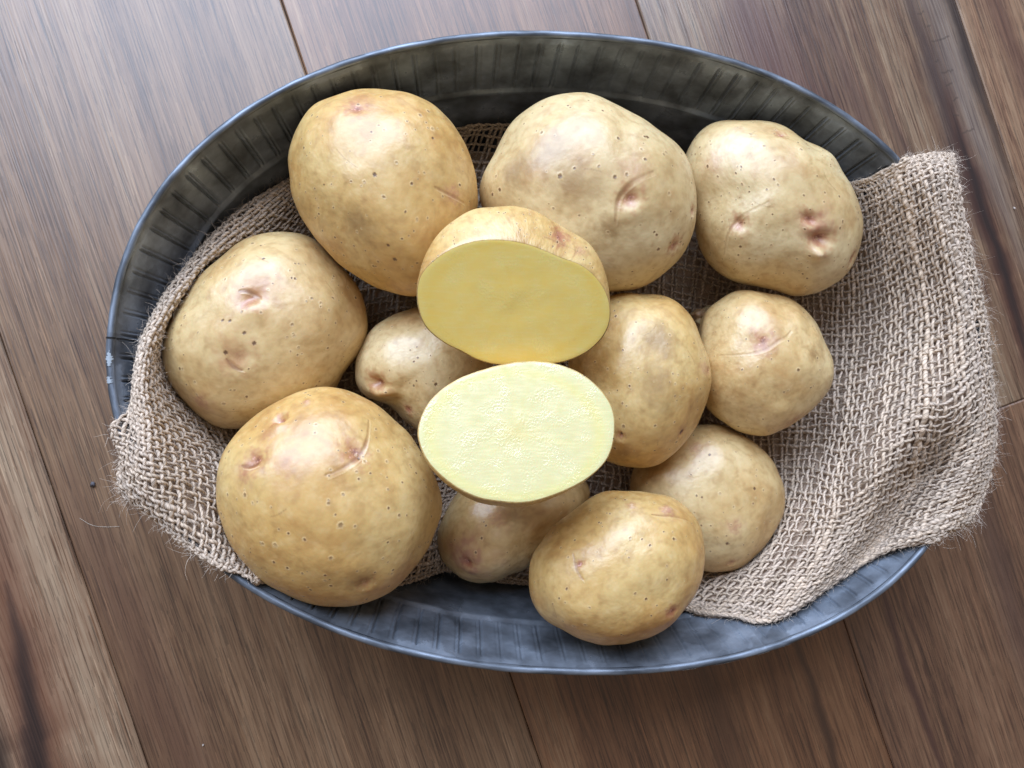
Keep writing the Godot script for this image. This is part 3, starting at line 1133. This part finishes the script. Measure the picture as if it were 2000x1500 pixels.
func build_floor() -> void:
	var fl := thing("floor", Vector3.ZERO)
	tag(fl, "", "", "", "structure")
	var fine := noise_bytes(TW, TH, 40, 0.33, 501, 3)
	var relief := ImageTexture.create_from_image(Image.create_from_data(TW, TH, false, Image.FORMAT_L8, fine))
	var looks := []
	var dk := Color(0.26, 0.185, 0.145)
	var md := Color(0.455, 0.365, 0.31)
	var lt := Color(0.58, 0.505, 0.44)
	var gy := Color(0.555, 0.515, 0.485)
	looks.append([plank_image(11, [Color(0.33, 0.23, 0.17), Color(0.47, 0.385, 0.325), Color(0.56, 0.49, 0.43), Color(0.62, 0.56, 0.50)], [0.47, 0.31, 0.36, 0.27, 144.0], [[0.85, 0.70, 0.42, 0.80, 0.09, Color(0.34, 0.18, 0.12, 0.65)], [0.815, 0.70, 0.52, 0.76, 0.026, Color(0.11, 0.075, 0.085, 0.9)], [0.64, 0.66, 0.5, 0.75, 0.03, Color(0.13, 0.09, 0.08, 0.85)], [0.74, 0.71, 0.62, 0.70, 0.03, Color(0.11, 0.07, 0.08, 0.8)]]), 0.36])
	looks.append([plank_image(23, [dk, Color(0.39, 0.30, 0.23), Color(0.475, 0.385, 0.31), Color(0.54, 0.47, 0.40)], [0.47, 0.35, 0.32, 0.18, 138.0], [[0.75, 0.78, 0.80, 1.05, 0.05, Color(0.20, 0.12, 0.10, 0.65)], [0.05, 0.12, 0.45, 0.9, 0.10, Color(0.28, 0.17, 0.13, 0.5)]]), 0.40])
	looks.append([plank_image(37, [Color(0.27, 0.18, 0.13), Color(0.39, 0.275, 0.20), Color(0.46, 0.345, 0.26), Color(0.54, 0.455, 0.375)], [0.51, 0.35, 0.28, 0.18, 124.0], [[0.84, 0.83, 0.70, 0.97, 0.014, Color(0.18, 0.11, 0.08, 0.7)], [0.55, 0.52, 0.66, 0.98, 0.05, Color(0.24, 0.15, 0.11, 0.5)]]), 0.40])
	looks.append([plank_image(41, [Color(0.23, 0.155, 0.135), Color(0.37, 0.285, 0.235), Color(0.465, 0.39, 0.33), Color(0.54, 0.485, 0.43)], [0.59, 0.43, 0.32, 0.23, 130.0], [[0.30, 0.42, 0.22, 0.44, 0.10, Color(0.30, 0.18, 0.165, 0.75)], [0.92, 0.93, 0.15, 0.56, 0.06, Color(0.54, 0.53, 0.52, 0.5)], [0.85, 0.84, 0.28, 0.55, 0.035, Color(0.20, 0.155, 0.16, 0.75)], [0.87, 0.84, 0.38, 0.70, 0.035, Color(0.24, 0.13, 0.11, 0.9)], [0.87, 0.85, 0.40, 0.66, 0.016, Color(0.11, 0.085, 0.10, 0.9)], [0.975, 0.985, 0.2, 0.48, 0.02, Color(0.13, 0.10, 0.10, 0.8)], [0.55, 0.60, 0.25, 0.6, 0.03, Color(0.30, 0.21, 0.19, 0.5)], [0.66, 0.68, 0.3, 0.62, 0.02, Color(0.28, 0.20, 0.18, 0.5)]], true), 0.36])
	looks.append([plank_image(53, [Color(0.26, 0.18, 0.15), Color(0.38, 0.28, 0.22), Color(0.445, 0.345, 0.28), Color(0.51, 0.425, 0.35)], [0.38, 0.39, 0.32, 0.27, 126.0], [[0.14, 0.14, 0.66, 0.98, 0.012, Color(0.21, 0.12, 0.11, 0.8)], [0.55, 0.5, 0.66, 0.94, 0.05, Color(0.24, 0.17, 0.16, 0.5)]]), 0.42])
	looks.append([plank_image(67, [Color(0.30, 0.20, 0.16), Color(0.47, 0.37, 0.30), Color(0.54, 0.45, 0.38), Color(0.62, 0.55, 0.48)], [0.42, 0.35, 0.40, 0.27, 136.0], [[0.10, 0.16, 0.0, 0.6, 0.03, Color(0.26, 0.15, 0.12, 0.6)]]), 0.42])
	var mats := []
	for l in looks:
		var m := StandardMaterial3D.new()
		m.albedo_texture = ImageTexture.create_from_image(l[0])
		m.roughness = l[1]
		m.metallic_specular = 0.68
		m.heightmap_enabled = true
		m.heightmap_texture = relief
		m.heightmap_scale = 0.012
		mats.append(m)
	# column, from, to, look
	for q in [[-6, -1.7, -0.2, 2], [-6, -0.2, 1.7, 1], [-5, -1.7, 0.4, 5], [-5, 0.4, 1.7, 3], [-4, -1.7, -0.5, 4], [-4, -0.5, 0.75, 2], [-4, 0.75, 1.7, 1], [-3, -1.7, -0.1, 3], [-3, -0.1, 1.7, 0], [-2, -1.7, 0.10, 1], [-2, 0.10, 1.7, 5], [-1, -1.7, -0.62, 2], [-1, -0.62, 0.60, 0], [-1, 0.60, 1.7, 4], [0, -0.45, 0.78, 1], [0, -1.7, -0.45, 3], [0, 0.78, 1.7, 2], [1, -1.7, -0.80, 5], [1, -0.80, 0.44, 2], [1, 0.44, 1.7, 4], [2, -1.10, 0.10973, 3], [2, -1.7, -1.10, 1], [2, 0.10973, 1.7, 4], [3, -1.7, -0.58, 2], [3, -0.58, 0.62, 5], [3, 0.62, 1.7, 1], [4, -1.7, 0.3, 1], [4, 0.3, 1.7, 2], [5, -1.7, -0.4, 4], [5, -0.4, 0.9, 3], [5, 0.9, 1.7, 0], [6, -1.7, 0.1, 2], [6, 0.1, 1.7, 5], [7, -1.7, -0.7, 1], [7, -0.7, 1.7, 4]]:
		var s0: float = PLANK_FROM + q[0] * PLANK_WIDE
		put("plank", plank_mesh(s0, s0 + PLANK_WIDE, q[1], q[2]), mats[q[3]], fl)
	var under := StandardMaterial3D.new()
	under.albedo_color = Color(0.12, 0.10, 0.09)
	var slab := BoxMesh.new()
	slab.size = Vector3(4.6, 0.02, 4.6)
	var o := put("subfloor", slab, under, fl)
	o.position.y = -0.0165


func crumb(label: String, at: Vector3, size: float, c: Color, seed_value: int) -> void:
	rng.seed = seed_value
	var st := SurfaceTool.new()
	st.begin(Mesh.PRIMITIVE_TRIANGLES)
	var sm := SphereMesh.new()
	sm.radius = size
	sm.height = size * 1.4
	sm.radial_segments = 7
	sm.rings = 3
	var a := sm.get_mesh_arrays()
	var v: PackedVector3Array = a[Mesh.ARRAY_VERTEX]
	noise.frequency = 0.4
	for i in v.size():
		v[i] *= 1.0 + 1.3 * noise.get_noise_3d(v[i].x / size * 3.0 + seed_value, v[i].y / size * 3.0, v[i].z / size * 3.0)
		v[i].y += size * 0.6
	a[Mesh.ARRAY_VERTEX] = v
	var m := ArrayMesh.new()
	m.add_surface_from_arrays(Mesh.PRIMITIVE_TRIANGLES, a)
	var mat := StandardMaterial3D.new()
	mat.albedo_color = c
	mat.roughness = 0.8
	var o := put("crumb", m, mat)
	o.position = at
	tag(o, label, "crumb", "crumbs on the floor")


func lint(label: String, pts: Array) -> void:
	var v := PackedVector3Array()
	var n := PackedVector3Array()
	var idx := PackedInt32Array()
	var curve := Curve3D.new()
	for q in pts.size():
		var before: Vector3 = pts[maxi(q - 1, 0)]
		var after: Vector3 = pts[mini(q + 1, pts.size() - 1)]
		curve.add_point(pts[q] - pts[0], (before - after) / 6.0, (after - before) / 6.0)
	var steps := 18
	for s in steps + 1:
		var l := curve.get_baked_length() * s / steps
		var at := curve.sample_baked(l, true)
		var dir := (curve.sample_baked(minf(l + 0.0004, curve.get_baked_length()), true) - curve.sample_baked(maxf(l - 0.0004, 0.0), true)).normalized()
		var side := dir.cross(Vector3.UP).normalized()
		var top := side.cross(dir)
		for e in 5:
			var o := side * cos(e * TAU / 4) + top * sin(e * TAU / 4)
			v.append(at + o * 0.00008)
			n.append(o)
	idx = grid_index(5, steps + 1, false)
	var mat := StandardMaterial3D.new()
	mat.albedo_color = Color(0.78, 0.74, 0.68)
	mat.roughness = 0.8
	var o := put("loose_thread", finish(v, PackedVector2Array(), PackedColorArray(), idx, n), mat)
	o.position = pts[0]
	tag(o, label, "thread")


func _ready() -> void:
	# ---- camera, light, exposure
	var cam := Camera3D.new()
	cam.name = "camera"
	cam.fov = 54.70
	cam.near = 0.02
	cam.far = 20.0
	cam.transform = Transform3D(Basis(Vector3(0.99374, 0.11173, 0.0), Vector3(-0.00329, 0.02927, -0.99957), Vector3(-0.11168, 0.99331, 0.02946)).orthonormalized(), Vector3(0, 0.405, 0))
	add_child(cam)
	cam.current = true
	var lens := CameraAttributesPhysical.new()
	lens.frustum_focal_length = 23.20
	lens.frustum_focus_distance = 0.312
	lens.exposure_aperture = 16.0
	lens.frustum_near = 0.02
	lens.frustum_far = 20.0
	cam.attributes = lens
	var env := Environment.new()
	env.background_mode = Environment.BG_COLOR
	env.background_color = Color(0.86, 0.78, 0.71)
	env.background_energy_multiplier = 0.36
	env.tonemap_mode = Environment.TONE_MAPPER_LINEAR
	env.tonemap_exposure = 1.02
	env.sdfgi_enabled = true
	env.ssao_enabled = true
	env.ssil_enabled = true
	var we := WorldEnvironment.new()
	we.name = "surroundings"
	we.environment = env
	add_child(we)
	var window := AreaLight3D.new()
	window.name = "window_light"
	window.area_size = Vector2(2.2, 1.5)
	window.light_color = Color(0.83, 0.895, 1.0)
	window.light_energy = 9.6
	window.area_normalize_energy = true
	window.area_range = 8.0
	window.shadow_enabled = true
	add_child(window)
	window.look_at_from_position(Vector3(-0.35, 1.25, -1.35), Vector3(0.05, 0.05, 0.0))

	# ---- setting and tray
	build_floor()
	build_tray()

	# ---- shared skin layers
	var g := noise_bytes(256, 256, 256, 0.14, 71, 3)
	skin_grain = Image.create(256, 256, false, Image.FORMAT_RGBA8)
	for y in 256:
		for x in 256:
			var w := g[y * 256 + x] / 255.0
			skin_grain.set_pixel(x, y, Color(0.55, 0.38, 0.2, clampf((w - 0.55) * 0.7, 0.0, 0.2)) if w > 0.5 else Color(0.93, 0.85, 0.68, clampf((0.45 - w) * 0.7, 0.0, 0.25)))
	skin_grain.resize(TEX, TEX, Image.INTERPOLATE_CUBIC)
	var net := FastNoiseLite.new()
	net.noise_type = FastNoiseLite.TYPE_CELLULAR
	net.cellular_return_type = FastNoiseLite.RETURN_DISTANCE2_SUB
	net.frequency = 0.05
	net.domain_warp_enabled = true
	net.domain_warp_amplitude = 12.0
	net.domain_warp_frequency = 0.04
	var lace := Image.create(512, 512, false, Image.FORMAT_RGBA8)
	for y in 512:
		for x in 512:
			var e := net.get_noise_2d(x, y) + 1.0
			lace.set_pixel(x, y, Color(0.50, 0.36, 0.20, clampf(0.20 - e * 0.9, 0.0, 0.13)))
	lace.resize(TEX, TEX, Image.INTERPOLATE_BILINEAR)
	skin_grain.blend_rect(lace, Rect2i(0, 0, TEX, TEX), Vector2i.ZERO)
	var fnz := FastNoiseLite.new()
	fnz.frequency = 0.07
	fnz.fractal_octaves = 4
	fnz.seed = 15
	skin_relief = fnz.get_image(TEX, TEX)
	skin_relief.convert(Image.FORMAT_RGBA8)
	skin_relief.adjust_bcs(1.0, 0.18, 1.0)

	# ---- potatoes
	var list := [
		["large speckled potato at upper left of the tray with a pink eye near its top", 1, 150, 101, V(-1.99, 6.30, -9.96), 3.60, 3.60, [4.20, 4.40, 4.73, 5.16, 4.64, 4.12, 3.94, 3.95, 4.13, 4.50, 4.70, 4.39, 4.25, 4.31, 4.18, 4.11], [["e", -0.038, -0.088, 0.016, 0.5, 0.8], ["p", 0.122, 0.036, 0.023, 0.7], ["p", -0.034, -0.112, 0.037, 0.35], ["b", 0.086, 0.032, 0.113, 0.040, 0.152, 0.052], ["d", 0.010, 0.112, 0.004], ["d", 0.020, 0.133, 0.005], ["d", -0.007, 0.016, 0.005], ["d", -0.098, 0.032, 0.003], ["d", 0.084, -0.053, 0.004], ["k", -0.037, 0.104, 0.057, 0.25]]],
		["large potato at the back middle with brown-stained side and an open slit eye", 2, 100, 102, V(7.61, 6.00, -10.06), 3.60, 3.60, [5.04, 5.20, 5.15, 4.91, 4.50, 4.47, 4.59, 4.99, 5.25, 4.90, 4.92, 4.82, 4.49, 4.10, 4.38, 4.88], [["e", 0.029, 0.032, 0.016, 2, 0.6], ["b", 0.016, 0.073, 0.017, 0.041, 0.030, 0.017, 0.066, 0.000], ["k", -0.077, -0.026, 0.045, 0.5], ["k", -0.125, -0.009, 0.037, 0.5], ["k", -0.037, 0.017, 0.045, 0.4], ["e", 0.163, 0.041, 0.010, 1, 0.6], ["e", 0.127, 0.099, 0.015, 0.8, 0.8], ["k", 0.006, 0.085, 0.030, 0.4], ["d", 0.071, -0.064, 0.005], ["p", 0.031, -0.004, 0.026, 0.3]]],
		["pale knobbly potato at the upper right with deep pink eyes and a white bud", 2, 150, 103, V(16.95, 5.40, -9.91), 3.10, 3.20, [4.24, 4.69, 5.01, 4.66, 4.03, 4.03, 4.09, 4.02, 3.97, 4.79, 5.17, 4.42, 3.96, 3.46, 3.65, 3.79], [["e", -0.112, 0.062, 0.019, 1.6, 0.6], ["b", -0.142, 0.139, -0.132, 0.086, -0.105, 0.051, -0.052, 0.025], ["e", 0.015, 0.043, 0.015, 2.2, 0.8], ["e", 0.038, 0.072, 0.021, 3.8, 0.8], ["p", 0.026, 0.055, 0.043, 0.5], ["n", 0.035, 0.098, 0.011, 2.2], ["e", -0.024, -0.109, 0.012, 1, 0.5], ["e", 0.128, 0.107, 0.014, 1.2, 0.4], ["p", -0.139, -0.056, 0.030, 0.25]]],
		["pale dented potato at the far left lying against the rolled burlap edge", 0, 130, 104, V(-7.77, 4.30, -3.47), 3.40, 3.30, [4.77, 4.27, 4.27, 4.26, 4.36, 4.76, 4.82, 4.74, 4.36, 3.82, 3.85, 4.07, 4.61, 4.98, 4.77, 4.84], [["e", 0.006, -0.035, 0.015, 2.2, 0.3], ["p", 0.001, -0.027, 0.013, 0.9], ["b", -0.010, -0.047, 0.005, -0.042, 0.019, -0.029], ["e", 0.010, -0.052, 0.029, 0.6, 0.1], ["e", -0.014, 0.045, 0.025, 1.1, 0.15], ["b", -0.024, 0.050, -0.015, 0.063, -0.004, 0.071], ["p", -0.082, 0.126, 0.024, 0.7], ["d", 0.019, -0.100, 0.004], ["d", -0.035, -0.006, 0.004], ["d", -0.023, -0.005, 0.004], ["d", -0.027, 0.037, 0.005], ["d", 0.011, 0.026, 0.005], ["d", -0.001, 0.010, 0.004]]],
		["biggest round golden potato at lower left with a long curved scar", 1, 160, 105, V(-4.38, 7.00, 4.08), 3.60, 3.70, [4.90, 4.92, 4.90, 4.85, 4.63, 4.38, 4.27, 4.34, 4.59, 4.84, 4.74, 4.79, 4.85, 4.67, 4.51, 4.64], [["e", -0.066, -0.136, 0.013, 2.6, 0.8], ["n", -0.025, -0.166, 0.007, 1], ["p", -0.025, -0.166, 0.010, 0.8], ["p", -0.072, -0.110, 0.022, 0.4], ["e", -0.086, -0.065, 0.018, 1.6, 0.8], ["b", -0.106, -0.055, -0.090, -0.053, -0.077, -0.057], ["p", -0.099, -0.051, 0.026, 0.6], ["e", 0.050, -0.077, 0.021, 1.2, 0.7], ["b", 0.080, -0.137, 0.075, -0.101, 0.063, -0.073, 0.041, -0.052, 0.013, -0.036], ["e", 0.066, 0.116, 0.013, 1, 0.4], ["k", 0.048, 0.109, 0.037, 0.4], ["p", -0.038, -0.059, 0.030, 0.3], ["d", 0.057, -0.069, 0.004]]],
		["small pale potato with a pink notch, half hidden left of the cut halves", 2, 110, 106, V(-0.08, 3.80, -1.88), 2.90, 2.90, [3.26, 3.26, 3.23, 3.29, 3.28, 2.78, 2.66, 3.30, 3.49, 3.30, 3.07, 2.98, 3.04, 3.12, 3.24, 3.24], [["e", -0.120, 0.044, 0.027, 4.2, 0.6], ["e", -0.056, 0.135, 0.012, 0.6, 0.9], ["p", -0.056, 0.135, 0.024, 0.6], ["d", -0.034, 0.056, 0.005], ["d", 0.019, 0.040, 0.006]]],
		["brownish scratched potato directly right of the two cut halves", 1, 110, 109, V(10.14, 5.20, -1.32), 3.30, 3.30, [3.41, 3.45, 3.62, 4.02, 4.32, 4.26, 3.84, 3.52, 3.47, 3.53, 3.84, 4.23, 4.16, 4.17, 3.78, 3.51], [["e", -0.061, 0.111, 0.010, 1.2, 0.5], ["d", -0.059, 0.106, 0.005], ["e", 0.065, 0.114, 0.011, 0.8, 0.5], ["d", 0.065, 0.114, 0.008], ["p", 0.127, -0.020, 0.024, 0.6], ["e", 0.152, -0.017, 0.011, 0.8, 0.5], ["k", 0.016, -0.063, 0.057, 0.35], ["k", -0.004, 0.018, 0.057, 0.25], ["k", -0.049, 0.161, 0.038, 0.3]]],
		["smooth yellow potato at right with a pale scar below its single eye", 0, 60, 110, V(16.73, 4.60, -2.21), 2.90, 3.00, [3.36, 3.58, 3.42, 3.46, 3.77, 3.57, 3.56, 3.39, 3.24, 3.38, 3.80, 3.82, 3.47, 3.52, 3.23, 3.19], [["e", -0.049, -0.033, 0.023, 0.9, 0.7], ["b", -0.158, -0.008, -0.079, -0.008, -0.019, -0.024, 0.015, -0.055], ["k", 0.056, -0.013, 0.032, 0.3], ["e", 0.058, 0.163, 0.026, 1.2, 0.1]]],
		["freckled yellow potato lowest on the right, bedded in the burlap", 0, 110, 111, V(14.42, 3.20, 4.74), 2.60, 2.50, [3.96, 3.85, 3.85, 3.89, 3.79, 3.64, 3.66, 3.78, 4.03, 4.16, 3.90, 3.82, 3.84, 3.72, 3.76, 3.86], [["p", -0.056, -0.127, 0.024, 0.5], ["p", 0.015, 0.043, 0.022, 0.6], ["d", -0.029, -0.101, 0.005], ["d", 0.057, -0.027, 0.005], ["d", 0.003, 0.080, 0.006], ["e", 0.029, 0.145, 0.014, 0.8, 0.3], ["k", -0.136, -0.081, 0.050, 0.6]]],
		["golden potato with pink bumps leaning on the front wall of the tray", 1, 80, 112, V(8.70, 7.00, 7.41), 3.10, 3.00, [3.85, 3.58, 3.36, 3.26, 3.29, 3.50, 3.82, 4.24, 4.08, 3.65, 3.35, 3.37, 3.51, 3.74, 4.11, 4.11], [["n", 0.080, -0.134, 0.019, 1.6], ["p", 0.083, -0.130, 0.024, 0.9], ["b", 0.045, -0.122, 0.074, -0.114, 0.130, -0.102], ["p", 0.006, -0.158, 0.017, 0.6], ["n", 0.006, -0.158, 0.008, 0.7], ["p", -0.103, -0.031, 0.009, 0.9], ["e", -0.103, -0.031, 0.008, 0.5, 0.9], ["b", -0.119, -0.049, -0.103, -0.019, -0.084, 0.001], ["p", 0.077, 0.067, 0.023, 0.8], ["e", 0.080, 0.065, 0.015, 0.7, 0.8]]],
		["shadowed potato with a pink end, lying under the lower cut half", 0, 50, 113, V(4.05, 3.10, 5.83), 2.50, 2.40, [3.23, 2.64, 2.35, 2.43, 2.59, 3.19, 3.74, 3.82, 3.43, 3.01, 2.68, 2.54, 2.51, 2.78, 3.79, 4.35], [["p", -0.105, 0.063, 0.070, 0.9], ["e", -0.099, 0.075, 0.018, 1.2, 0.9], ["p", -0.033, -0.032, 0.038, 0.5], ["k", -0.007, -0.049, 0.051, 0.3]]],
		["buried potato, only a sliver showing behind the smooth yellow right potato", 2, 30, 114, V(14.86, 1.60, -4.69), 1.00, 1.00, [0.36, 0.62, 0.57, 0.72, 0.73, 0.69, 0.58, 0.59, 0.52, 0.70, 0.65, 0.63, 0.68, 0.77, 0.53, 0.58], [["p", -0.124, -0.088, 0.196, 0.5]]],
	]
	for q in list:
		var c: Vector3 = q[4] * 0.01
		tubers.append([c, q[7], q[5], q[6], 0.065])
		potato(q[0], q[4], q[5], q[6], q[7], q[8], q[3], q[1], q[2])
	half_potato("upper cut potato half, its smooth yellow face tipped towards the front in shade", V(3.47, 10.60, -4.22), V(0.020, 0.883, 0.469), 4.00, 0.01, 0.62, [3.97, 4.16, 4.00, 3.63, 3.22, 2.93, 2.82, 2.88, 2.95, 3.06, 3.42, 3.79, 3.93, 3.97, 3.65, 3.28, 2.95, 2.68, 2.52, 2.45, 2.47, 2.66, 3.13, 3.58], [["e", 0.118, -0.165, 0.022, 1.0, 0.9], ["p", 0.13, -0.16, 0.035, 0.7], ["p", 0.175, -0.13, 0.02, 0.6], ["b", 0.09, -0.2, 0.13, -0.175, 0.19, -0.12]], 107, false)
	half_potato("lower cut potato half, its moist pale face turned up to the light, flesh colour toned down for that light", V(3.49, 10.90, 1.09), V(0.020, 0.974, -0.225), 3.00, 0.00, -0.12, [4.06, 3.86, 3.46, 3.10, 2.88, 2.80, 2.78, 2.81, 2.98, 3.17, 3.43, 3.74, 3.91, 3.77, 3.48, 3.18, 2.96, 2.89, 2.95, 3.11, 3.37, 3.68, 3.97, 4.16], [], 108, true)

	# ---- burlap and small litter
	build_burlap()
	crumb("small grey crumb on the floor left of the tray corner", V(-0.1711, 0.0, 0.0401), 0.0014, Color(0.34, 0.33, 0.35), 1)
	crumb("pale speck on the dark streaked plank at the right edge", V(0.3479, 0.0, -0.1182), 0.0007, Color(0.75, 0.7, 0.66), 2)
	crumb("white speck on the floor at the lower left, near the photo's bottom edge", V(-0.1153, 0.0, 0.1754), 0.0006, Color(0.78, 0.74, 0.7), 3)
	lint("fine pale thread lying on the floor below the grey crumb", [V(-0.1775, 0.0003, 0.0575), V(-0.1715, 0.0003, 0.0612), V(-0.165, 0.0003, 0.0622), V(-0.158, 0.0003, 0.0621)])
